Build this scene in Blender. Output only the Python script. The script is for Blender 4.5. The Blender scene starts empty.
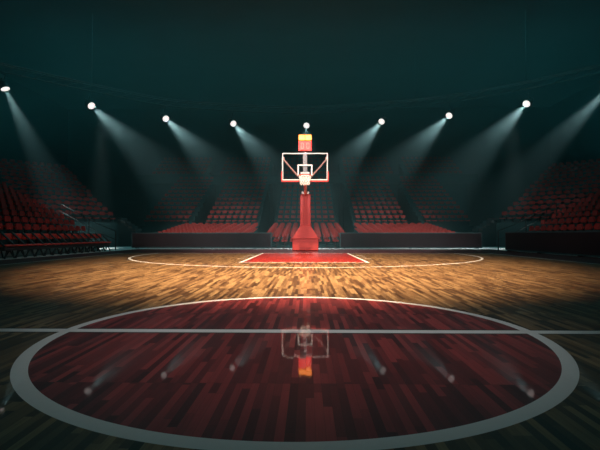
import bpy, bmesh, math, random
from mathutils import Vector, Matrix
random.seed(7)
S = bpy.context.scene
COL = S.collection
PI = math.pi
CAM = (0.083, -3.24, 0.735)          # standing low on the near side of the centre circle
ORD = ['first','second','third','fourth','fifth','sixth','seventh','eighth','ninth','tenth','eleventh',
       'twelfth','thirteenth','fourteenth','fifteenth','sixteenth','seventeenth','eighteenth','nineteenth','twentieth',
       'twenty-first','twenty-second','twenty-third','twenty-fourth','twenty-fifth','twenty-sixth']

# ------------------------------------------------------------------ mesh helpers
class MB:
    def __init__(s): s.bm = bmesh.new()
    def box(s, c, d, M=None, bev=0.0, seg=2):
        r = bmesh.ops.create_cube(s.bm, size=1.0)
        vs = r['verts']
        bmesh.ops.scale(s.bm, vec=d, verts=vs)
        if bev:
            es = list({e for v in vs for e in v.link_edges})
            rb = bmesh.ops.bevel(s.bm, geom=es, offset=bev, segments=seg, profile=0.5, affect='EDGES')
            vs = list({v for v in rb['verts']} | {v for v in vs if v.is_valid})
        bmesh.ops.translate(s.bm, vec=c, verts=vs)
        if M is not None: bmesh.ops.transform(s.bm, matrix=M, verts=vs)
        return s
    def tube(s, a, b, r, n=10, r2=None):
        a, b = Vector(a), Vector(b); d = b - a
        q = d.to_track_quat('Z', 'Y').to_matrix().to_4x4()
        bmesh.ops.create_cone(s.bm, cap_ends=True, segments=n, radius1=r, radius2=r if r2 is None else r2,
                              depth=d.length, matrix=Matrix.Translation((a + b) / 2) @ q)
        return s
    def bar(s, a, b, w, t, bev=0.0):
        a, b = Vector(a), Vector(b); d = b - a
        q = d.to_track_quat('Z', 'Y').to_matrix().to_4x4()
        return s.box((0, 0, 0), (w, t, d.length), Matrix.Translation((a + b) / 2) @ q, bev)
    def path(s, pts, r, n=8):
        for a, b in zip(pts[:-1], pts[1:]): s.tube(a, b, r, n)
        return s
    def prism(s, poly, z0, z1):                       # poly in xy, extruded along z
        lo = [s.bm.verts.new((x, y, z0)) for x, y in poly]
        hi = [s.bm.verts.new((x, y, z1)) for x, y in poly]
        n = len(poly)
        fs = [s.bm.faces.new(lo[::-1]), s.bm.faces.new(hi)]
        for i in range(n): fs.append(s.bm.faces.new((lo[i], lo[(i+1) % n], hi[(i+1) % n], hi[i])))
        bmesh.ops.recalc_face_normals(s.bm, faces=fs)
        return s
    def extrude_y(s, poly, y0, y1):                   # poly in xz, extruded along y
        lo = [s.bm.verts.new((x, y0, z)) for x, z in poly]
        hi = [s.bm.verts.new((x, y1, z)) for x, z in poly]
        n = len(poly)
        fs = [s.bm.faces.new(lo), s.bm.faces.new(hi[::-1])]
        for i in range(n): fs.append(s.bm.faces.new((lo[i], hi[i], hi[(i+1) % n], lo[(i+1) % n])))
        bmesh.ops.recalc_face_normals(s.bm, faces=fs)
        return s
    def loft(s, rings):                               # rings of points, same count, closed ends
        vr = [[s.bm.verts.new(p) for p in r] for r in rings]
        n = len(vr[0]); fs = []
        for a, b in zip(vr[:-1], vr[1:]):
            for i in range(n): fs.append(s.bm.faces.new((a[i], a[(i+1) % n], b[(i+1) % n], b[i])))
        fs.append(s.bm.faces.new(vr[0][::-1])); fs.append(s.bm.faces.new(vr[-1]))
        bmesh.ops.recalc_face_normals(s.bm, faces=fs)
        return s
    def torus(s, c, R, r, n=32, m=8):
        vr = []
        for i in range(n):
            a = 2*PI*i/n
            vr.append([s.bm.verts.new((c[0]+(R+r*math.cos(2*PI*j/m))*math.cos(a), c[1]+(R+r*math.cos(2*PI*j/m))*math.sin(a),
                                       c[2]+r*math.sin(2*PI*j/m))) for j in range(m)])
        for i in range(n):
            for j in range(m):
                s.bm.faces.new((vr[i][j], vr[(i+1) % n][j], vr[(i+1) % n][(j+1) % m], vr[i][(j+1) % m]))
        return s
    def mesh(s, name, mat, smooth=False):
        me = bpy.data.meshes.new(name); s.bm.to_mesh(me); s.bm.free()
        me.materials.append(mat)
        if smooth:
            for p in me.polygons: p.use_smooth = True
        return me
    def build(s, name, mat, parent=None, smooth=False):
        return link(name, s.mesh(name, mat, smooth), parent)

def link(name, me, parent=None):
    o = bpy.data.objects.new(name, me); COL.objects.link(o)
    if parent is not None: o.parent = parent
    return o
def thing(name, loc=(0, 0, 0), rz=0.0):
    o = bpy.data.objects.new(name, None); COL.objects.link(o)
    o.empty_display_size = 0.2; o.location = loc; o.rotation_euler = (0, 0, rz)
    return o
def tag(o, label, cat, group=None, kind=None):
    o['label'] = label; o['category'] = cat
    if group: o['group'] = group
    if kind: o['kind'] = kind
    return o
def struct(o): o['kind'] = 'structure'; return o
def copy_tree(o, parent=None):
    c = o.copy(); COL.objects.link(c)
    if parent is not None: c.parent = parent
    for ch in list(o.children): copy_tree(ch, c)
    return c

# ------------------------------------------------------------------ materials
def mat(name, col, rough=0.5, metal=0.0, noise=0.0, scale=8.0, bump=0.0, emit=None, estr=0.0, coat=0.0):
    m = bpy.data.materials.new(name); m.use_nodes = True
    nt = m.node_tree; b = nt.nodes['Principled BSDF']
    b.inputs['Base Color'].default_value = (*col, 1); b.inputs['Roughness'].default_value = rough
    b.inputs['Metallic'].default_value = metal; b.inputs['Coat Weight'].default_value = coat
    if emit:
        b.inputs['Emission Color'].default_value = (*emit, 1); b.inputs['Emission Strength'].default_value = estr
    if noise or bump:
        tc = nt.nodes.new('ShaderNodeTexCoord'); nz = nt.nodes.new('ShaderNodeTexNoise')
        nz.inputs['Scale'].default_value = scale; nz.inputs['Detail'].default_value = 5
        nt.links.new(tc.outputs['Object'], nz.inputs['Vector'])
        if noise:
            mx = nt.nodes.new('ShaderNodeMix'); mx.data_type = 'RGBA'
            mx.inputs[6].default_value = (*[c*(1-noise) for c in col], 1)
            mx.inputs[7].default_value = (*[min(1, c*(1+noise)) for c in col], 1)
            nt.links.new(nz.outputs['Fac'], mx.inputs[0]); nt.links.new(mx.outputs[2], b.inputs['Base Color'])
        if bump:
            bp = nt.nodes.new('ShaderNodeBump'); bp.inputs['Strength'].default_value = bump
            bp.inputs['Distance'].default_value = 0.01
            nt.links.new(nz.outputs['Fac'], bp.inputs['Height']); nt.links.new(bp.outputs['Normal'], b.inputs['Normal'])
    return m

M_SEAT = mat('red_plastic', (0.34, 0.020, 0.016), 0.65, noise=0.12, scale=6)
M_CHAIR = mat('bright_red_vinyl', (0.75, 0.05, 0.035), 0.45, noise=0.1, scale=10)
M_DARK = mat('dark_steel', (0.03, 0.045, 0.05), 0.45, 0.3, noise=0.2)
M_STAND = mat('haze_tinted_concrete', (0.022, 0.078, 0.084), 0.85, noise=0.25, scale=1.5, bump=0.2)  # teal lift of the haze is mixed into this colour
M_STEP = mat('step_concrete', (0.09, 0.115, 0.12), 0.8, noise=0.2, scale=3, bump=0.2)
M_WALL = mat('hall_wall', (0.025, 0.075, 0.08), 0.9, noise=0.2, scale=0.6)  # tinted teal as well, for the haze over dark walls
M_CEIL = mat('hall_ceiling', (0.03, 0.05, 0.055), 0.95, noise=0.25, scale=0.4)
M_PANEL = mat('unlit_screen', (0.023, 0.017, 0.022), 0.5, noise=0.25, scale=1.2)
M_PANEL.node_tree.nodes['Principled BSDF'].inputs['Specular IOR Level'].default_value = 0.1
M_FRAME = mat('board_frame', (0.022, 0.07, 0.08), 0.5, 0.1, noise=0.15)  # colour carries the same teal haze lift
M_PAD = mat('red_padding', (0.52, 0.035, 0.032), 0.5, noise=0.12, scale=4, bump=0.1)
M_REDST = mat('red_painted_steel', (0.55, 0.07, 0.05), 0.35, 0.1, noise=0.08)
M_ORANGE = mat('rim_steel', (0.7, 0.07, 0.03), 0.35, 0.2, noise=0.05)
M_WHITE = mat('white_paint', (0.85, 0.82, 0.80), 0.4, noise=0.05)
M_PINK = mat('pale_red_brace', (0.85, 0.42, 0.36), 0.35, 0.1, noise=0.08)
M_MAST = mat('grey_pink_paint', (0.50, 0.42, 0.41), 0.45, noise=0.06)
M_NET = mat('white_cord', (0.95, 0.93, 0.90), 0.7, noise=0.05)
M_CHROME = mat('chrome', (0.85, 0.86, 0.88), 0.2, 0.9, noise=0.05)
M_HOUSE = mat('clock_housing', (0.30, 0.03, 0.02), 0.5, noise=0.1)
M_REDLED = mat('red_led', (0.4, 0.02, 0.01), 0.4, noise=0.05, emit=(1.0, 0.012, 0.008), estr=4.0)
M_DIGIT = mat('red_digit_led', (0.6, 0.1, 0.06), 0.4, noise=0.05, emit=(1.0, 0.045, 0.03), estr=5.0)
M_YELLOW = mat('yellow_led', (0.8, 0.5, 0.1), 0.4, noise=0.05, emit=(1.0, 0.22, 0.022), estr=6.5)
M_LENS = mat('lamp_lens', (0.9, 0.9, 0.9), 0.2, noise=0.02, emit=(1.0, 0.97, 0.93), estr=1.1)
M_RAIL = mat('rail_steel', (0.012, 0.02, 0.022), 0.6, 0.0, noise=0.1)
gm = bpy.data.materials.new('clear_backboard'); gm.use_nodes = True; M_GLASS = gm
_nt = gm.node_tree; _nt.nodes.clear()
_o = _nt.nodes.new('ShaderNodeOutputMaterial'); _mx = _nt.nodes.new('ShaderNodeMixShader')
_t = _nt.nodes.new('ShaderNodeBsdfTransparent'); _g = _nt.nodes.new('ShaderNodeBsdfGlossy'); _f = _nt.nodes.new('ShaderNodeFresnel')
_t.inputs[0].default_value = (0.90, 0.93, 0.94, 1); _g.inputs['Roughness'].default_value = 0.02
_nt.links.new(_f.outputs[0], _mx.inputs[0]); _nt.links.new(_t.outputs[0], _mx.inputs[1]); _nt.links.new(_g.outputs[0], _mx.inputs[2])
_nt.links.new(_mx.outputs[0], _o.inputs[0])

# ------------------------------------------------------------------ floor: parquet with painted court markings
def floor_material():
    m = bpy.data.materials.new('parquet_court'); m.use_nodes = True
    nt = m.node_tree; bs = nt.nodes['Principled BSDF']
    class E:
        def __init__(s, k): s.k = k
        def _op(op, *a):
            n = nt.nodes.new('ShaderNodeMath'); n.operation = op
            for i, v in enumerate(a):
                v = v.k if isinstance(v, E) else v
                if isinstance(v, (int, float)): n.inputs[i].default_value = v
                else: nt.links.new(v, n.inputs[i])
            return E(n.outputs[0])
        def __add__(s, o): return E._op('ADD', s, o)
        def __sub__(s, o): return E._op('SUBTRACT', s, o)
        def __mul__(s, o): return E._op('MULTIPLY', s, o)
        def __truediv__(s, o): return E._op('DIVIDE', s, o)
        def abs(s): return E._op('ABSOLUTE', s)
        def floor(s): return E._op('FLOOR', s)
        def frac(s): return E._op('FRACT', s)
        def lt(s, v): return E._op('LESS_THAN', s, v)
        def gt(s, v): return E._op('GREATER_THAN', s, v)
        def mx(s, o): return E._op('MAXIMUM', s, o)
        def mn(s, o): return E._op('MINIMUM', s, o)
    def hyp(a, b): return E._op('SQRT', a*a + b*b)
    geo = nt.nodes.new('ShaderNodeNewGeometry'); sep = nt.nodes.new('ShaderNodeSeparateXYZ')
    nt.links.new(geo.outputs['Position'], sep.inputs[0])
    x, y = E(sep.outputs[0]), E(sep.outputs[1])
    def vec(a, b):
        c = nt.nodes.new('ShaderNodeCombineXYZ')
        for i, v in enumerate((a, b)):
            v = v.k if isinstance(v, E) else v
            if isinstance(v, (int, float)): c.inputs[i].default_value = v
            else: nt.links.new(v, c.inputs[i])
        return c.outputs[0]
    def white(a, b):
        n = nt.nodes.new('ShaderNodeTexWhiteNoise'); n.noise_dimensions = '2D'
        nt.links.new(vec(a, b), n.inputs['Vector']); return n
    def noise(v, scale, detail=4):
        n = nt.nodes.new('ShaderNodeTexNoise'); n.inputs['Scale'].default_value = scale; n.inputs['Detail'].default_value = detail
        nt.links.new(v, n.inputs['Vector']); return E(n.outputs['Fac'])
    W, LN = 0.038, 0.52
    # strips run towards the basket, in panels laid end to end; each strip is cut at its own random place
    seam = (y + 1.14) / 1.86
    ix = (x / W).floor()
    off = E(white(ix, seam.floor()).outputs['Value'])
    yy = y / LN + off * 7.0
    iy = yy.floor() + seam.floor() * 13.0
    wn = white(ix, iy); rnd = E(wn.outputs['Value'])
    grain = noise(vec(x * 60.0 + rnd * 50.0, y * 3.0), 1.6, 6)
    fx = (x / W).frac(); fy = yy.frac(); fs = seam.frac()
    gap = (fx.lt(0.035)).mx(fy.lt(0.004)).mx(fs.lt(0.002))
    tone = E._op('MULTIPLY', rnd, 1.0)
    def ramp(fac, stops):
        r = nt.nodes.new('ShaderNodeValToRGB'); e = r.color_ramp.elements
        e[0].position, e[0].color = stops[0][0], (*stops[0][1], 1); e[1].position, e[1].color = stops[1][0], (*stops[1][1], 1)
        for p, c in stops[2:]:
            q = e.new(p); q.color = (*c, 1)
        nt.links.new(fac.k, r.inputs[0]); return r.outputs[0]
    def mixc(f, a, b, blend='MIX'):
        n = nt.nodes.new('ShaderNodeMix'); n.data_type = 'RGBA'; n.blend_type = blend
        for i, v in ((0, f), (6, a), (7, b)):
            v = v.k if isinstance(v, E) else v
            if isinstance(v, (int, float)): n.inputs[i].default_value = v
            elif isinstance(v, tuple): n.inputs[i].default_value = (*v, 1)
            else: nt.links.new(v, n.inputs[i])
        return n.outputs[2]
    wood = ramp(tone, [(0.0, (0.05, 0.023, 0.010)), (1.0, (0.38, 0.225, 0.10)), (0.3, (0.12, 0.058, 0.025)), (0.65, (0.24, 0.13, 0.056))])
    wood = mixc((grain - 0.35) * 1.1, wood, (0.06, 0.028, 0.012))
    # paint is thin, so the strips show through
    maroon = ramp(tone, [(0.0, (0.09, 0.015, 0.017)), (1.0, (0.44, 0.058, 0.058)), (0.5, (0.23, 0.031, 0.033))])
    maroon = mixc((grain - 0.4) * 0.7, maroon, (0.06, 0.012, 0.013))
    red = ramp(tone, [(0.0, (0.26, 0.018, 0.015)), (1.0, (0.42, 0.030, 0.022))])
    border = ramp(tone, [(0.0, (0.055, 0.008, 0.010)), (1.0, (0.10, 0.013, 0.015))])
    ax = x.abs()
    r0 = hyp(x, y)
    circle = r0.lt(1.768)
    ring = (r0 - 1.768).abs().lt(0.040)
    mid = y.abs().lt(0.052) * ax.lt(7.55)
    mid_edge = y.abs().lt(0.074) * ax.lt(7.55)
    ay = y.abs()                                     # the far half and the near half mirror each other
    lane = ax.lt(1.73) * ay.gt(8.2) * ay.lt(14.0)
    lane_o = (ax - 1.73).abs().lt(0.04) * ay.gt(8.16) * ay.lt(14.0)
    ft = (ay - 8.2).abs().lt(0.045) * ax.lt(1.77)
    hx = hyp(x, ay - 12.425)
    arc = (hx - 6.06).abs().lt(0.04) * ay.lt(12.425)
    arc2 = (ax - 6.06).abs().lt(0.035) * ay.gt(12.425) * ay.lt(14.0)
    side = (ax - 7.52).abs().lt(0.04) * ay.lt(14.04)
    base = (ay - 14.02).abs().lt(0.04) * ax.lt(7.56)
    tick = ((ay - 9.9).abs().lt(0.04)).mx((ay - 11.0).abs().lt(0.04)).mx((ay - 12.1).abs().lt(0.06)) * ax.gt(1.83) * ax.lt(2.1)
    lines = ring.mx(mid).mx(lane_o).mx(ft).mx(arc).mx(arc2).mx(side).mx(base).mx(tick)
    inside = ax.lt(7.5) * ay.lt(14.0)
    oncourt = x.gt(-9.0) * x.lt(9.6) * ay.lt(19.2)
    c = mixc(circle, wood, maroon)
    c = mixc(lane, c, red)
    c = mixc(inside, border, c)
    c = mixc(gap * 0.55, c, (0.03, 0.015, 0.01))
    c = mixc(mid_edge, c, (0.02, 0.012, 0.012))
    lw = noise(vec(x, y), 30.0, 3)
    linec = mixc((lw - 0.4) * 0.5, (0.93, 0.91, 0.90), (0.80, 0.78, 0.77))
    c = mixc(lines, c, linec)
    cn = noise(vec(x, y), 1.3, 5)
    conc = mixc(cn, (0.62, 0.62, 0.62), (0.78, 0.77, 0.76))
    c = mixc(oncourt, conc, c)
    nt.links.new(c, bs.inputs['Base Color'])
    rough = noise(vec(x * 6.0, y), 2.0, 3) * 0.05 + 0.40
    bs.inputs['Specular IOR Level'].default_value = 0.15
    nt.links.new(rough.k, bs.inputs['Roughness'])
    nt.links.new((oncourt * COAT).k, bs.inputs['Coat Weight'])
    bs.inputs['Coat Roughness'].default_value = 0.035
    # each strip lies at a very slightly different tilt
    vm = nt.nodes.new('ShaderNodeVectorMath'); vm.operation = 'SUBTRACT'
    nt.links.new(wn.outputs['Color'], vm.inputs[0]); vm.inputs[1].default_value = (0.5, 0.5, 0.5)
    vs = nt.nodes.new('ShaderNodeVectorMath'); vs.operation = 'MULTIPLY'; nt.links.new(vm.outputs[0], vs.inputs[0]); vs.inputs[1].default_value = (0.0035, 0.0035, 0.0)
    va = nt.nodes.new('ShaderNodeVectorMath'); va.operation = 'ADD'; nt.links.new(vs.outputs[0], va.inputs[0]); nt.links.new(geo.outputs['Normal'], va.inputs[1])
    vn = nt.nodes.new('ShaderNodeVectorMath'); vn.operation = 'NORMALIZE'; nt.links.new(va.outputs[0], vn.inputs[0])
    nt.links.new(vn.outputs[0], bs.inputs['Coat Normal']); nt.links.new(vn.outputs[0], bs.inputs['Normal'])
    return m
COAT = 0.40

# ------------------------------------------------------------------ room shell
RX, RY0, RY1, RZ = 27.0, -17.0, 43.6, 15.0
struct(MB().box((0, (RY0+RY1)/2, -0.1), (2*RX, RY1-RY0, 0.2)).build('floor', floor_material()))
struct(MB().box((0, (RY0+RY1)/2, RZ+0.1), (2*RX, RY1-RY0, 0.2)).build('ceiling', M_CEIL))
struct(MB().box((-RX-0.1, (RY0+RY1)/2, RZ/2), (0.2, RY1-RY0, RZ)).build('wall_left', M_WALL))
struct(MB().box((RX+0.1, (RY0+RY1)/2, RZ/2), (0.2, RY1-RY0, RZ)).build('wall_right', M_WALL))
struct(MB().box((0, RY1+0.1, RZ/2), (2*RX+0.4, 0.2, RZ)).build('wall_back', M_WALL))
struct(MB().box((0, RY0-0.1, RZ/2), (2*RX+0.4, 0.2, RZ)).build('wall_front', M_WALL))

# ------------------------------------------------------------------ stadium seat parts (front faces -y, origin on the step)
def curved_panel(w, h, t, bow, nx=6, r=0.06):
    """upright seat back: rounded top corners, bowed across its width"""
    mb = MB(); bm = mb.bm
    prof = []
    nz = 4
    for j in range(nz+1):
        z = h*j/nz
        inset = 0.0
        if z > h - r: inset = r - math.sqrt(max(0, r*r - (z-(h-r))**2))
        prof.append((z, w/2 - inset*0.9))
    def grid(off):
        return [[bm.verts.new((-hw + 2*hw*i/nx, off - bow*(1-(2*i/nx-1)**2)*-1 + z*0.12, z)) for i in range(nx+1)] for z, hw in prof]
    A, B = grid(0), grid(t)
    for j in range(nz):
        for i in range(nx):
            bm.faces.new((A[j][i], A[j][i+1], A[j+1][i+1], A[j+1][i]))
            bm.faces.new((B[j][i+1], B[j][i], B[j+1][i], B[j+1][i+1]))
        bm.faces.new((A[j][0], A[j+1][0], B[j+1][0], B[j][0])); bm.faces.new((A[j][nx], B[j][nx], B[j+1][nx], A[j+1][nx]))
    for i in range(nx):
        bm.faces.new((A[0][i+1], A[0][i], B[0][i], B[0][i+1])); bm.faces.new((A[nz][i], A[nz][i+1], B[nz][i+1], B[nz][i]))
    return mb
def seat_back_mb(w=0.33):
    mb = curved_panel(w, 0.225, 0.03, 0.03, r=0.04)
    bmesh.ops.translate(mb.bm, vec=(0, 0.17, 0.625), verts=mb.bm.verts); return mb
def seat_pan_mb(w=0.34):
    mb = MB()
    xs = [-w/2, -w/2+0.04, 0, w/2-0.04, w/2]; dz = [0.02, 0.0, -0.012, 0.0, 0.02]
    rings = []
    for yv, zo in ((-0.23, -0.05), (-0.21, -0.005), (-0.1, 0.0), (0.08, -0.012), (0.19, 0.0)):
        rings.append([(x, yv, 0.44+zo+d) for x, d in zip(xs, dz)] + [(x, yv, 0.405+zo+d*0.5) for x, d in zip(xs[::-1], dz[::-1])])
    mb.loft(rings); return mb
def seat_post_mb():
    mb = MB(); mb.box((0, 0.17, 0.20), (0.06, 0.05, 0.40)); mb.box((0, 0.17, 0.012), (0.16, 0.12, 0.024))
    mb.bar((0, 0.17, 0.28), (0, -0.1, 0.40), 0.04, 0.03)
    for sx in (-1, 1): mb.bar((sx*0.13, 0.17, 0.42), (sx*0.13, 0.215, 0.70), 0.03, 0.015)
    mb.box((0, 0.17, 0.395), (0.30, 0.04, 0.02)); return mb
ME_BACK = seat_back_mb().mesh('backrest', M_SEAT, False)
ME_PAN = seat_pan_mb().mesh('seat', M_SEAT, False)
ME_POST = seat_post_mb().mesh('support_post', M_DARK)

# ------------------------------------------------------------------ grandstand blocks
SEATS = []          # dict(pos, rz, where, row, idx, n)
stepmb = MB()
def block(where, o, u, b, rows, pitch, z0, rise, rng, sp=0.5, base=0.0, k0=0, steps=True):
    o, u, b = Vector(o), Vector(u).normalized(), Vector(b).normalized()
    rz = math.atan2(b.y, b.x) - PI/2
    for k in range(k0, rows):
        s0, s1 = rng(k)
        n = int((s1 - s0)/sp + 1e-4)
        z = z0 + k*rise
        c = o + b*(k*pitch)
        if steps:
            a0, a1 = c + u*(s0-0.05) - b*(pitch*0.5), c + u*(s1+0.05) - b*(pitch*0.5)
            b0, b1 = a0 + b*pitch, a1 + b*pitch
            stepmb.prism([tuple(a0), tuple(a1), tuple(b1), tuple(b0)], base, max(z, base+0.01))
        for i in range(n):
            p = c + u*(s0 + sp*(i+0.5) + (s1-s0-n*sp)/2)
            SEATS.append(dict(p=Vector((p.x, p.y, z)), rz=rz, w=where, k=k, i=i, n=n))
D0 = 3.24
# far lower tier (shallow rake)
block('far centre', (-2.5, 21.5), (1, 0), (0, 1), 9, 0.8, 0.02, 0.10, lambda k: (0, 5.0))
block('far left', (-9.2, 21.5), (1, 0), (0, 1), 9, 0.8, 0.02, 0.10, lambda k: (0, 5.7), 0.518)
block('far right', (3.5, 21.5), (1, 0), (0, 1), 9, 0.8, 0.02, 0.10, lambda k: (0, 5.7), 0.518)
# far upper tier (steep rake)
for nm, xa, xb in (('upper centre', -2.4, 2.4), ('upper left', -7.8, -3.7), ('upper right', 3.7, 7.8),
                   ('upper outer left', -12.6, -9.0), ('upper outer right', 9.0, 12.6)):
    block(nm, (xa, 29.1), (1, 0), (0, 1), 11, 0.85, 1.45, 0.42, lambda k, L=xb-xa: (0, L))
# gallery
for nm, xa, xb in (('gallery centre', -2.4, 2.4), ('gallery left', -9.0, -3.7), ('gallery right', 3.7, 9.0),
                   ('gallery outer left', -16.0, -10.2), ('gallery outer right', 10.2, 16.0)):
    block(nm, (xa, 39.2), (1, 0), (0, 1), 5, 0.85, 6.4, 0.52, lambda k, L=xb-xa: (0, L))
# side stands: front row is loose chairs, rows climb away from the court, ends cut on a slant
def send(k): return 16.25 + 0.64*k
for sg, nm in ((-1, 'left'), (1, 'right')):
    block(nm, (sg*9.5, 0.0), (0, 1), (sg, 0), 13, 0.9, 0.0, 0.32, lambda k: (send(k) - 0.5*int((send(k) - max(3.0, 0.731*0 + (9.6+0.9*k)*1.368 - D0 - 2.6))/0.5), send(k)), k0=1)
    # corner block, turned to face the court
    q = 0.7071
    block('corner ' + nm, (sg*12.5, 24.1), (sg*q, -q), (sg*q, q), 13, 0.85, 1.42, 0.36, lambda k: (0, 4.5 + 0.12*k))
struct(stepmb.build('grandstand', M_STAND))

def project(p):
    yaw = math.radians(0.975)
    d = Vector(p) - Vector(CAM)
    X = d.x*math.cos(yaw) + d.y*math.sin(yaw); Y = -d.x*math.sin(yaw) + d.y*math.cos(yaw)
    return 300 + 420*X/Y, 235.3 - 420*d.z/Y, Y
for s in SEATS:
    s['px'], s['py'], s['D'] = project(s['p'] + Vector((0, 0, 0.75)))
def seen(s):
    if not (-3 < s['px'] < 603): return False
    if s['w'] in ('far left', 'far right') and s['k'] == 0: return False
    if s['w'] == 'far centre' and s['k'] == 0 and not (274 < s['px'] < 292 or 319 < s['px'] < 339): return False
    if s['w'] == 'far centre' and s['k'] > 0 and 294 < s['px'] < 317: return False
    return True
cand = sorted([s for s in SEATS if seen(s)], key=lambda s: s['D'])
for s in cand[:300]: s['own'] = True
def seat_label(s):
    w, k, i, n = s['w'], s['k'], s['i'], s['n']
    if w == 'left': return f'red stadium seat, left stand, {ORD[k-1]} row behind courtside chairs, {ORD[n-1-i]} from far end'
    if w == 'right': return f'red stadium seat, right stand, {ORD[k-1]} row behind display board, {ORD[n-1-i]} from far end'
    if w.startswith('corner'):
        return f'red stadium seat, {w[7:]} corner block beside steps, {ORD[k]} row up, {ORD[i]} from the steps'
    if w == 'far centre': return f'red stadium seat, block behind the basket, {ORD[k]} row up, {ORD[i]} from left aisle'
    if w == 'far left': return f'red stadium seat, block left of basket, {ORD[k]} row up, {ORD[n-1-i]} from basket side'
    if w == 'far right': return f'red stadium seat, block right of basket, {ORD[k]} row up, {ORD[i]} from basket side'
    if w.startswith('upper'): return f'red stadium seat, steep {w} block behind basket, {ORD[k]} row up, {ORD[i]} from left'
    return f'red stadium seat, {w}, {ORD[k]} row up, {ORD[i]} from left'
GRP = {'left': 'stadium seats in the left stand', 'right': 'stadium seats in the right stand'}
proto = None
import numpy as np
def arrays(me):
    v = np.empty(len(me.vertices)*3); me.vertices.foreach_get('co', v)
    return v.reshape(-1, 3), [tuple(p.vertices) for p in me.polygons]
PARTS = [arrays(ME_BACK), arrays(ME_PAN)]
rv, rf, nv = [], [], 0
for s in SEATS:
    if s.get('own'):
        if proto is None:
            proto = thing('stadium_seat'); link('backrest', ME_BACK, proto); link('seat', ME_PAN, proto); link('support_post', ME_POST, proto)
            o = proto
        else: o = copy_tree(proto)
        o.location = s['p']; o.rotation_euler = (0, 0, s['rz'])
        w = s['w']
        tag(o, seat_label(s), 'seat', GRP.get(w, 'stadium seats in the ' + w + ' block'))
    else:
        M = np.array(Matrix.Translation(s['p']) @ Matrix.Rotation(s['rz'], 4, 'Z'))
        for v, f in PARTS:
            rv.append(v @ M[:3, :3].T + M[:3, 3]); rf += [tuple(i+nv for i in q) for q in f]; nv += len(v)
me = bpy.data.meshes.new('stadium_seats'); me.from_pydata(np.concatenate(rv).tolist(), [], rf); me.materials.append(M_SEAT)
me.update()
tag(link('stadium_seat_rows', me), 'dim red stadium seats filling the upper rows of the stands', 'seats', kind='stuff')

struct(MB().box((-9.92, 8.9, 0.12), (0.03, 15.4, 0.20)).build('trim_6', mat('lit_floor_strip', (0.7, 0.7, 0.69), 0.7, noise=0.1)))  # added pale strip standing in for lit floor behind the chairs
# stand fascias and side walls
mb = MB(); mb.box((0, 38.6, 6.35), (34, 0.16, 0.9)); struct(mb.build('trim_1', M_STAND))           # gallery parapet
for n, sg in ((2, -1), (3, 1)):
    q = 0.7071
    mb = MB()
    a = Vector((sg*12.2, 23.55)); u = Vector((sg*q, -q)); b = Vector((sg*q, q))
    c1 = a + u*4.9
    mb.prism([tuple(a - b*0.12), tuple(c1 - b*0.12), tuple(c1), tuple(a)], 0, 1.55)                # corner block front wall
    e = a - u*0.12
    pr = [tuple(e), tuple(a), tuple(a + b*11.2), tuple(e + b*11.2)]
    mb.prism(pr, 0, 1.5)
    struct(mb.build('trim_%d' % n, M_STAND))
    mb = MB()                                                                                        # sloping side wall of the far lower block
    poly = [(21.2, 0), (28.6, 0), (28.6, 1.2), (21.2, 0.3)]
    x0 = sg*9.45; bm = mb.bm
    lo = [bm.verts.new((x0, y, z)) for y, z in poly]; hi = [bm.verts.new((x0+sg*0.15, y, z)) for y, z in poly]
    bm.faces.new(lo); bm.faces.new(hi[::-1])
    for i in range(4): bm.faces.new((lo[i], hi[i], hi[(i+1) % 4], lo[(i+1) % 4]))
    bmesh.ops.recalc_face_normals(bm, faces=bm.faces)
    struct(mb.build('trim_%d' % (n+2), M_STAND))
    # steps coming down from the corner block
    mb = MB()
    st = thing('stair', (sg*11.7, 24.35, 0))
    for k in range(5): mb.box((sg*(0.45 - 0.24*k), 0, 1.78-0.17*k), (0.26, 1.0, 0.15))
    mb.build('steps', M_STEP, st)
    mb = MB()
    for k in range(5): mb.box((sg*(0.45 - 0.24*k), 0, (1.70-0.17*k)/2), (0.24, 0.9, 1.70-0.17*k))
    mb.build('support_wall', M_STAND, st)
    tag(st, ('pale concrete steps coming down from the %s corner block' % ('left' if sg < 0 else 'right')), 'stairs')
    # handrail following the slanted end of the side stand
    t = thing('handrail', (sg*9.35, 17.3, 0))
    pts = [Vector((0, 0, 0.95))] + [Vector((sg*(0.9*k+0.25), 0.64*k+0.1, 0.32*k+0.95)) for k in range(1, 6)]
    for dz in (0, -0.42):
        MB().path([p + Vector((0, 0, dz)) for p in pts], 0.016).build('rail', M_RAIL, t)
    for k in (0, 2, 4, 5):
        p = pts[k]; MB().tube((p.x, p.y, 0), p, 0.022).build('post', M_RAIL, t)
    tag(t, 'thin steel handrail sloping up the far end of the %s stand' % ('left' if sg < 0 else 'right'), 'handrail')

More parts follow.
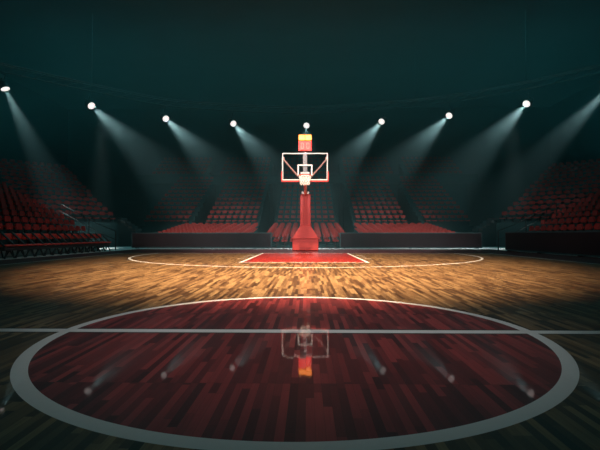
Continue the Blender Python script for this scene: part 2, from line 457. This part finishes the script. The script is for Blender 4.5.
# ------------------------------------------------------------------ courtside chairs, left
def courtside_chair():                                  # front faces -y
    t = thing('courtside_chair')
    b = curved_panel(0.46, 0.20, 0.05, 0.015); bmesh.ops.translate(b.bm, vec=(0, 0.22, 0.60), verts=b.bm.verts)
    b.build('backrest', M_CHAIR, t, True)
    MB().box((0, -0.03, 0.41), (0.46, 0.46, 0.055), bev=0.02).build('seat', M_CHAIR, t, True)
    for sx in (-1, 1):
        x = sx*0.235
        f = MB(); f.bar((x, 0.27, 0.83), (x, -0.22, 0.37), 0.028, 0.045); f.bar((x, 0.27, 0.83), (x, 0.24, 0.36), 0.028, 0.035)
        f.build('side_frame', M_DARK, t)
    MB().box((0, -0.02, 0.31), (0.5, 0.38, 0.12), bev=0.008).build('under_seat_beam', M_DARK, t)
    for sx in (-1, 1):
        MB().bar((sx*0.06, -0.16, 0.26), (sx*0.225, -0.2, 0.0), 0.035, 0.035).build('leg', M_DARK, t)
        MB().bar((sx*0.06, 0.12, 0.26), (sx*0.225, 0.17, 0.0), 0.035, 0.035).build('leg', M_DARK, t)
    return t
ch = courtside_chair(); first = True
ys = [16.3 - 0.5*i for i in range(14)]
for i, yv in enumerate(ys):
    o = ch if i == 0 else copy_tree(ch)
    o.location = (-9.45, yv, 0); o.rotation_euler = (0, 0, PI/2)
    lab = 'bright red courtside chair at the far end of the left front row' if i == 0 else \
          f'bright red courtside chair on slanted legs, left front row, {ORD[i]} from the far end'
    tag(o, lab, 'chair', 'courtside chairs in the left front row')

# ------------------------------------------------------------------ advertising boards (unlit)
def board(loc, rz, length, label):
    t = thing('display_board', loc, rz)
    h = 0.86; z0 = 0.03
    MB().box((0, -0.06, z0+h/2), (length-0.10, 0.05, h-0.10), bev=0.005).build('screen', M_PANEL, t)
    f = MB()
    for z in (z0+0.03, z0+h-0.03): f.box((0, 0, z), (length, 0.16, 0.06), bev=0.008)
    for x in (-length/2+0.03, length/2-0.03): f.box((x, 0, z0+h/2), (0.06, 0.16, h-0.12), bev=0.006)
    f.box((0, 0.03, z0+h/2), (length-0.12, 0.10, h-0.12))
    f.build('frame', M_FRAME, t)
    n = max(2, int(length/2))
    for i in range(n):
        x = -length/2 + 0.25 + (length-0.5)*i/(n-1)
        g = MB(); g.box((x, 0.12, 0.015), (0.07, 0.42, 0.03)); g.bar((x, 0.30, 0.03), (x, 0.085, 0.62), 0.05, 0.03)
        g.build('foot', M_DARK, t)
    tag(t, label, 'display board', 'unlit boards around the court')
board((-5.86, 20.35, 0), 0, 7.9, 'long dark unlit display board left of the basket')
board((5.86, 20.35, 0), 0, 7.9, 'long dark unlit display board right of the basket')
board((9.62, 10.3, 0), -PI/2, 13.4, 'dark unlit display board along the right sideline before the right stand')

# ------------------------------------------------------------------ basketball stand
B = thing('basketball_hoop', (0, 16.6, 0))
def part(mb, n, m, p=B, sm=False): return mb.build(n, m, p, sm)
mb = MB(); mb.box((0, 0.85, 0.30), (1.22, 1.9, 0.56), bev=0.03); part(mb, 'base', M_PAD)
# stepped padded skirt
mb = MB(); mb.box((0, -0.12, 0.60), (1.32, 0.12, 0.05), bev=0.01); part(mb, 'base_ledge', M_PAD)
mb = MB(); mb.extrude_y([(-0.60, 0.58), (0.60, 0.58), (0.56, 0.68), (0.25, 1.18), (-0.25, 1.18), (-0.56, 0.68)], -0.05, 1.2); part(mb, 'sloped_pad', M_PAD)
col = MB(); col.box((0, 0.17, 1.92), (0.50, 0.46, 1.52), bev=0.04); cp = part(col, 'column_pad', M_PAD)
mb = MB(); mb.box((0, -0.075, 1.9), (0.16, 0.03, 1.44), bev=0.008); part(mb, 'seam_strip', M_PAD, cp)
# joint and arm; joint is painted white in place of glints on chrome
mb = MB(); mb.tube((-0.17, 0.15, 2.74), (0.17, 0.15, 2.74), 0.055, 16); mb.box((0, 0.17, 2.70), (0.26, 0.3, 0.06), bev=0.01)
mb.tube((-0.14, 0.02, 2.70), (-0.14, 0.02, 2.80), 0.04, 12); mb.tube((0.14, 0.02, 2.70), (0.14, 0.02, 2.80), 0.04, 12)
part(mb, 'joint', M_WHITE)
arm = MB(); arm.bar((0, 0.25, 2.72), (0, -3.55, 3.00), 0.14, 0.16, 0.015); arm.bar((0, 0.25, 2.62), (0, -1.2, 2.74), 0.10, 0.08); part(arm, 'arm', M_PINK)
# backboard assembly, face at y = 12.8 (local -3.8)
BY = -3.80
bw, bh, bz = 1.75, 1.05, 2.84
bb = part(MB().box((0, BY+0.02, bz+bh/2), (bw-0.04, 0.02, bh-0.04)), 'backboard', M_GLASS)
f = MB(); e = 0.045
e = 0.038
for z in (bz+e/2, bz+bh-e/2): f.box((0, BY+0.015, z), (bw, 0.05, e))
for x in (-bw/2+e/2, bw/2-e/2): f.box((x, BY+0.015, bz+bh/2), (e, 0.05, bh-2*e))
f.build('frame', M_WHITE, bb)
f = MB(); iw, ih, iz, e = 0.57, 0.43, 3.02, 0.05
for z in (iz+e/2, iz+ih-e/2): f.box((0, BY+0.0055, z), (iw, 0.006, e))
for x in (-iw/2+e/2, iw/2-e/2): f.box((x, BY+0.0055, iz+ih/2), (e, 0.006, ih-2*e))
f.build('target_square', M_WHITE, bb)
f = MB(); f.box((0, BY+0.015, bz-0.03), (bw+0.06, 0.09, 0.07), bev=0.015)
for sx in (-1, 1): f.box((sx*(bw/2+0.012), BY+0.015, bz+0.17), (0.055, 0.09, 0.36), bev=0.015)
f.build('edge_padding', M_PAD, bb)
for sx in (-1, 1):
    br = MB(); br.bar((sx*0.84, BY+0.10, bz+bh-0.22), (sx*0.10, BY+0.42, bz+0.02), 0.05, 0.05); br.box((sx*0.84, BY+0.06, bz+bh-0.2), (0.09, 0.06, 0.12))
    part(br, 'brace', M_PINK)
mb = MB(); mb.box((0, BY+0.10, 3.02), (0.34, 0.12, 0.30), bev=0.01); part(mb, 'rear_bracket', M_WHITE)
# rim and net
rim = MB(); rc = (0, BY-0.375, 2.98); rim.torus(rc, 0.235, 0.019, 36, 8)
rim.box((0, BY-0.07, 2.97), (0.16, 0.14, 0.02)); rim.box((0, BY-0.012, 2.94), (0.22, 0.02, 0.14), bev=0.004)
rim.bar((-0.08, BY-0.02, 2.89), (-0.14, BY-0.19, 2.97), 0.02, 0.02); rim.bar((0.08, BY-0.02, 2.89), (0.14, BY-0.19, 2.97), 0.02, 0.02)
rm = part(rim, 'rim', M_ORANGE)
net = MB(); n = 12; rows = [(2.955, 0.228), (2.89, 0.215), (2.82, 0.20), (2.75, 0.185), (2.68, 0.175), (2.62, 0.17)]
def npnt(j, i): z, r = rows[j]; a = 2*PI*(i + 0.5*(j % 2))/n; return (rc[0]+r*math.cos(a), rc[1]+r*math.sin(a), z)
for j in range(len(rows)-1):
    for i in range(n):
        o2 = (0, 1) if j % 2 else (-1, 0)
        for d in o2: net.tube(npnt(j, i), npnt(j+1, i+d), 0.010, 5)
net.build('net', M_NET, rm)
# mast and shot clock
mb = MB(); mb.box((0, BY+1.0, 3.52), (0.17, 0.10, 1.16), bev=0.01); mb.box((0, BY+0.95, 2.98), (0.20, 0.24, 0.12), bev=0.01); part(mb, 'mast', M_MAST)
mb = MB(); mb.box((0, BY+0.95, 4.11), (0.10, 0.10, 0.06), bev=0.02); part(mb, 'clock_bracket', M_CHROME)
K = thing('shot_clock', (0, 16.6+BY+0.93, 4.14))
kx = MB(); kx.box((0, 0.02, 0.215), (0.55, 0.16, 0.42), bev=0.015); kh = kx.build('housing', M_HOUSE, K)
MB().box((0, -0.065, 0.215), (0.51, 0.012, 0.39)).build('display', M_REDLED, K)
SEG = {'0': 'abcdef'}
for cx in (-0.115, 0.115):
    d = MB(); w, h, t = 0.12, 0.24, 0.03; z0 = 0.215
    d.box((cx, -0.0745, z0+h/2-t/2), (w-0.02, 0.006, t)); d.box((cx, -0.0745, z0-h/2+t/2), (w-0.02, 0.006, t))
    for sx in (-1, 1):
        for sz in (-1, 1): d.box((cx+sx*(w/2-t/2), -0.0745, z0+sz*h/4), (t, 0.006, h/2-t*0.7))
    d.build('digit', M_DIGIT, K)
kt = MB(); kt.box((0, 0.02, 0.55), (0.57, 0.15, 0.24), bev=0.02); ku = kt.build('lamp_housing', M_HOUSE, K)
for cx in (-0.128, 0.128):
    MB().box((cx, -0.06, 0.55), (0.245, 0.03, 0.215), bev=0.02).build('lamp', M_YELLOW, K)
tag(B, 'red padded basketball stand with clear backboard, rim and white net behind the red lane', 'basketball hoop')
tag(K, 'glowing red shot clock with yellow lamps on the mast above the backboard', 'shot clock')

# ------------------------------------------------------------------ spotlights on a curved lighting truss
H = 9.0
LP = [((3, 88), 2.0), ((90, 105), 0.94), ((165, 118), 1.0), ((233, 123), 1.15), ((306.5, 125), None), ((382, 121), -1.15), ((450, 115), -1.0), ((528, 103), -1.05), ((613, 86), -1.0)]
yaw = math.radians(0.975)
def unproject(px, py, D):
    X = (px-300)/420*D; z = CAM[2] + (235.3-py)/420*D
    return Vector((CAM[0] + X*math.cos(yaw) - D*math.sin(yaw), CAM[1] + X*math.sin(yaw) + D*math.cos(yaw), z))
def truss_curve():
    pts = []
    for (px, py), _ in LP:
        D = (H - CAM[2])*420/(235.3-py); pts.append(unproject(px, py, D))
    return pts
LPOS = truss_curve()
def spline(P, n):
    P = [P[0]*2-P[1]] + P + [P[-1]*2-P[-2]]; out = []
    for i in range(1, len(P)-2):
        for j in range(n):
            t = j/n; a, b, c, d = P[i-1:i+3]
            out.append(0.5*((2*b) + (c-a)*t + (2*a-5*b+4*c-d)*t*t + (3*b-a-3*c+d)*t**3))
    out.append(P[-2]); return out
TZ = 0.95
ext = [LPOS[0] + (LPOS[0]-LPOS[1])*0.6] + LPOS + [LPOS[-1] + (LPOS[-1]-LPOS[-2])*0.6]
TC = spline([p + Vector((0, 0, TZ)) for p in ext], 6)
T = thing('lighting_truss', TC[len(TC)//2])
inv = Matrix.Translation(-Vector(T.location))
def local(p): return inv @ Vector(p)
for dz, dy in ((0.0, 0.0), (0.42, 0.22), (0.42, -0.22)):
    MB().path([local(p + Vector((0, dy, dz))) for p in TC], 0.03, 8).build('chord', M_DARK, T)
w = MB()
for i in range(len(TC)-1):
    a, b = TC[i], TC[i+1]
    for dy in (0.22, -0.22): w.tube(local(a), local(b + Vector((0, dy, 0.42))), 0.012, 6)
    w.tube(local(b + Vector((0, 0.22, 0.42))), local(b + Vector((0, -0.22, 0.42))), 0.012, 6)
w.build('lattice', M_DARK, T)
for i in range(3, len(TC), 9):
    p = TC[i] + Vector((0, 0, 0.42)); MB().tube(local(p), local((p.x, p.y, RZ-0.03)), 0.012, 6).build('cable', M_DARK, T)
tag(T, 'dark curved lighting truss carrying the spotlights above the far stands', 'truss')
WHICH = ['spotlight at the far left end of the lamp row', 'second bright spotlight from the left end of the lamp row', 'third bright spotlight from the left end of the lamp row',
         'bright spotlight next left of the one above the basket', 'bright spotlight straight above the basketball hoop', 'bright spotlight next right of the one above the basket',
         'second bright spotlight right of the one above the basket', 'third bright spotlight right of the one above the basket', 'spotlight at the far right end of the lamp row']
def spotlight_proto():
    t = thing('spotlight')                               # aims along local -z, origin at the lens
    c = MB(); c.tube((0, 0, 0.02), (0, 0, 0.34), 0.25, 24, 0.21); c.tube((0, 0, 0.34), (0, 0, 0.46), 0.21, 24, 0.09)
    for k in range(3): c.tube((0, 0, 0.26+0.06*k), (0, 0, 0.275+0.06*k), 0.25, 24)
    c.build('housing', M_DARK, t, False)
    MB().tube((0, 0, 0.0), (0, 0, 0.03), 0.22, 24).build('lens', M_LENS, t)
    y = MB()
    for sx in (-1, 1): y.bar((sx*0.28, 0, 0.2), (sx*0.28, 0.16, 0.50), 0.03, 0.02); y.tube((sx*0.2, 0, 0.2), (sx*0.295, 0, 0.2), 0.03, 10)
    y.box((0, 0.16, 0.50), (0.59, 0.05, 0.03)); y.build('yoke', M_DARK, t)
    return t
sp0 = spotlight_proto()
BEAM_W, BEAM_CONE = 6500.0, 23.0
for i, (((px, py), sl), P) in enumerate(zip(LP, LPOS)):
    t = sp0 if i == 0 else copy_tree(sp0)
    Dt = 24.0 if i in (0, 8) else 20.5                                             # where the beam lands on the floor
    yf = 235.3 + 420*CAM[2]/Dt
    xf = px if sl is None else px + (yf-py)/sl
    aim = unproject(xf, yf, Dt)
    if sl is None: aim = Vector((0, 16.0, 0))
    d = (aim - P).normalized()
    z = -d; xax = Vector((0, 0, 1)).cross(z).normalized(); yax = z.cross(xax)
    R = Matrix((xax, yax, z)).transposed().to_4x4()
    t.matrix_world = Matrix.Translation(P) @ R
    tag(t, WHICH[i] + ', pouring a pale beam', 'spotlight', 'spotlights along the truss')
    # hanging clamp up to the truss
    q = (Matrix.Translation(P) @ R) @ Vector((0, 0.16, 0.50)); top = min(TC, key=lambda c: (c-q).length) - Vector((0, 0, 0.04))
    cl = MB(); Mi = (Matrix.Translation(P) @ R).inverted()
    cl.tube(Mi @ q, Mi @ top, 0.02, 8); cl.build('hanger', M_DARK, t)
    L = bpy.data.lights.new('beam', 'SPOT'); L.energy = BEAM_W if sl is not None else BEAM_W*0.2; L.spot_size = math.radians(BEAM_CONE); L.spot_blend = 0.9
    L.shadow_soft_size = 0.10; L.color = (0.88, 1.0, 1.0)
    lo = bpy.data.objects.new('beam', L); COL.objects.link(lo); lo.matrix_world = Matrix.Translation(P + d*0.05) @ R


# ------------------------------------------------------------------ lights out of frame: court and basket lamps, and added fills
def spot(loc, aim, W, cone, blend, col, r=0.3):
    L = bpy.data.lights.new('unseen_spot', 'SPOT'); L.energy = W; L.spot_size = math.radians(cone); L.spot_blend = blend
    L.shadow_soft_size = r; L.color = col
    o = bpy.data.objects.new('unseen_spot', L); COL.objects.link(o); o.location = loc
    o.rotation_euler = (Vector(aim)-Vector(loc)).to_track_quat('-Z', 'Y').to_euler(); return o
WARM = (1.0, 0.76, 0.50)
spot((0, -1.5, 12.0), (0, 7.2, 0), 62000, 52, 1.0, WARM)                      # over the far half of the court
for sx in (-1, 1):
    spot((sx*10, -6.0, 9.0), (0, 16.6, 1.9), 8500, 17, 0.9, (1.0, 0.94, 0.90))   # front lights on the basket
    spot((sx*6.0, -4.0, 9.5), (sx*6.3, 24.2, 0.9), 15000, 19, 1.0, (1.0, 0.84, 0.76))   # added to brighten the lower rows behind the boards
spot((0, -4.0, 9.5), (0, 24.2, 0.9), 9500, 17, 1.0, (1.0, 0.84, 0.76))  # added spot for the middle of those lower rows
for sx in (-1, 1): spot((sx*-4.0, -6.0, 12.0), (sx*8.7, 13.8, 0.0), 2700, 18, 1.0, (1.0, 0.88, 0.8))  # added spots brightening the side front rows and sidelines
for sx in (-1, 1): spot((sx*-4.0, -6.0, 12.0), (sx*14.2, 22.6, 2.0), 2400, 11, 1.0, (1.0, 0.9, 0.85))   # added to lift the corner blocks
spot((0, -0.4, 11.0), (0, 0.7, 0), 1300, 28, 1.0, (1.0, 0.94, 0.92))         # added spot brightening the centre circle
for sx in (-1, 1): spot((sx*11.0, 19.2, 7.5), (sx*11.1, 19.2, 0), 4200, 19, 1.0, (1.0, 0.96, 0.92))   # unseen spots added to brighten the corner gangways
def area(loc, W, sx, sy, col):  # unseen area fills, added for ambient light
    L = bpy.data.lights.new('fill_light', 'AREA'); L.shape = 'RECTANGLE'; L.size = sx; L.size_y = sy; L.energy = W; L.color = col
    o = bpy.data.objects.new('fill_light', L); COL.objects.link(o); o.location = loc; return o
TEAL = (0.13, 0.76, 0.82)
area((0, -2, 14.6), 60, 30, 16, (0.66, 1.0, 1.0))  # weak fill added over the near floor
area((0, 22, 14.6), 640, 36, 8, TEAL)  # teal fill added to light the far haze
for sx in (-1, 1):                                                           # added teal fill for the haze, unseen beyond both sides of the frame
    o = area((sx*26.2, 25, 10.0), 170, 18, 5, TEAL); o.rotation_euler = Vector((-sx, 0.25, 0.05)).to_track_quat('-Z', 'Z').to_euler()

# ------------------------------------------------------------------ haze filling the hall
HAZE = 0.018
W = bpy.data.worlds.new('World'); S.world = W; W.use_nodes = True
nt = W.node_tree; nt.nodes.clear()
wo = nt.nodes.new('ShaderNodeOutputWorld'); bg = nt.nodes.new('ShaderNodeBackground'); vsn = nt.nodes.new('ShaderNodeVolumeScatter')
bg.inputs['Color'].default_value = (0.003, 0.012, 0.014, 1); bg.inputs['Strength'].default_value = 1.0
vsn.inputs['Color'].default_value = (0.58, 0.96, 1.0, 1); vsn.inputs['Anisotropy'].default_value = 0.35
ge = nt.nodes.new('ShaderNodeNewGeometry'); sz = nt.nodes.new('ShaderNodeSeparateXYZ'); nt.links.new(ge.outputs['Position'], sz.inputs[0])
def step_map(a, b, lo, hi, ax=2):                          # density shaped so beams fade low down and nearer spots show no cone
    n = nt.nodes.new('ShaderNodeMapRange'); n.interpolation_type = 'SMOOTHSTEP'
    for i, v in enumerate((a, b, lo, hi)): n.inputs[i+1].default_value = v
    nt.links.new(sz.outputs[ax], n.inputs[0]); return n.outputs[0]
mm = nt.nodes.new('ShaderNodeMath'); mm.operation = 'MULTIPLY'
nt.links.new(step_map(5.5, 9.2, 0.26*HAZE, HAZE), mm.inputs[0]); nt.links.new(step_map(9.5, 13.0, 1.0, 0.25), mm.inputs[1])
m2 = nt.nodes.new('ShaderNodeMath'); m2.operation = 'MULTIPLY'
nt.links.new(mm.outputs[0], m2.inputs[0]); nt.links.new(step_map(12.0, 19.0, 0.06, 1.0, 1), m2.inputs[1])
nt.links.new(m2.outputs[0], vsn.inputs['Density'])
W.cycles.volume_step_size = 4.0
S.cycles.volume_step_rate = 1.0
S.cycles.volume_max_steps = 32
nt.links.new(bg.outputs[0], wo.inputs['Surface']); nt.links.new(vsn.outputs[0], wo.inputs['Volume'])

# ------------------------------------------------------------------ camera and view
cd = bpy.data.cameras.new('Camera'); co = bpy.data.objects.new('Camera', cd); COL.objects.link(co)
cd.sensor_width = 36; cd.lens = 25.2; cd.clip_end = 200
pitch = math.atan((235.3-225)/420)
co.location = CAM; co.rotation_euler = (PI/2 + pitch, 0, yaw)
S.camera = co
S.view_settings.view_transform = 'Standard'; S.view_settings.look = 'None'; S.view_settings.gamma = 1; S.view_settings.exposure = 0
S.view_settings.use_curve_mapping = False
cy = S.cycles
cy.max_bounces = 6; cy.diffuse_bounces = 3; cy.glossy_bounces = 3; cy.transmission_bounces = 4; cy.transparent_max_bounces = 8; cy.volume_bounces = 0
cy.sample_clamp_indirect = 4.0; cy.use_denoising = True; cy.caustics_reflective = False; cy.caustics_refractive = False
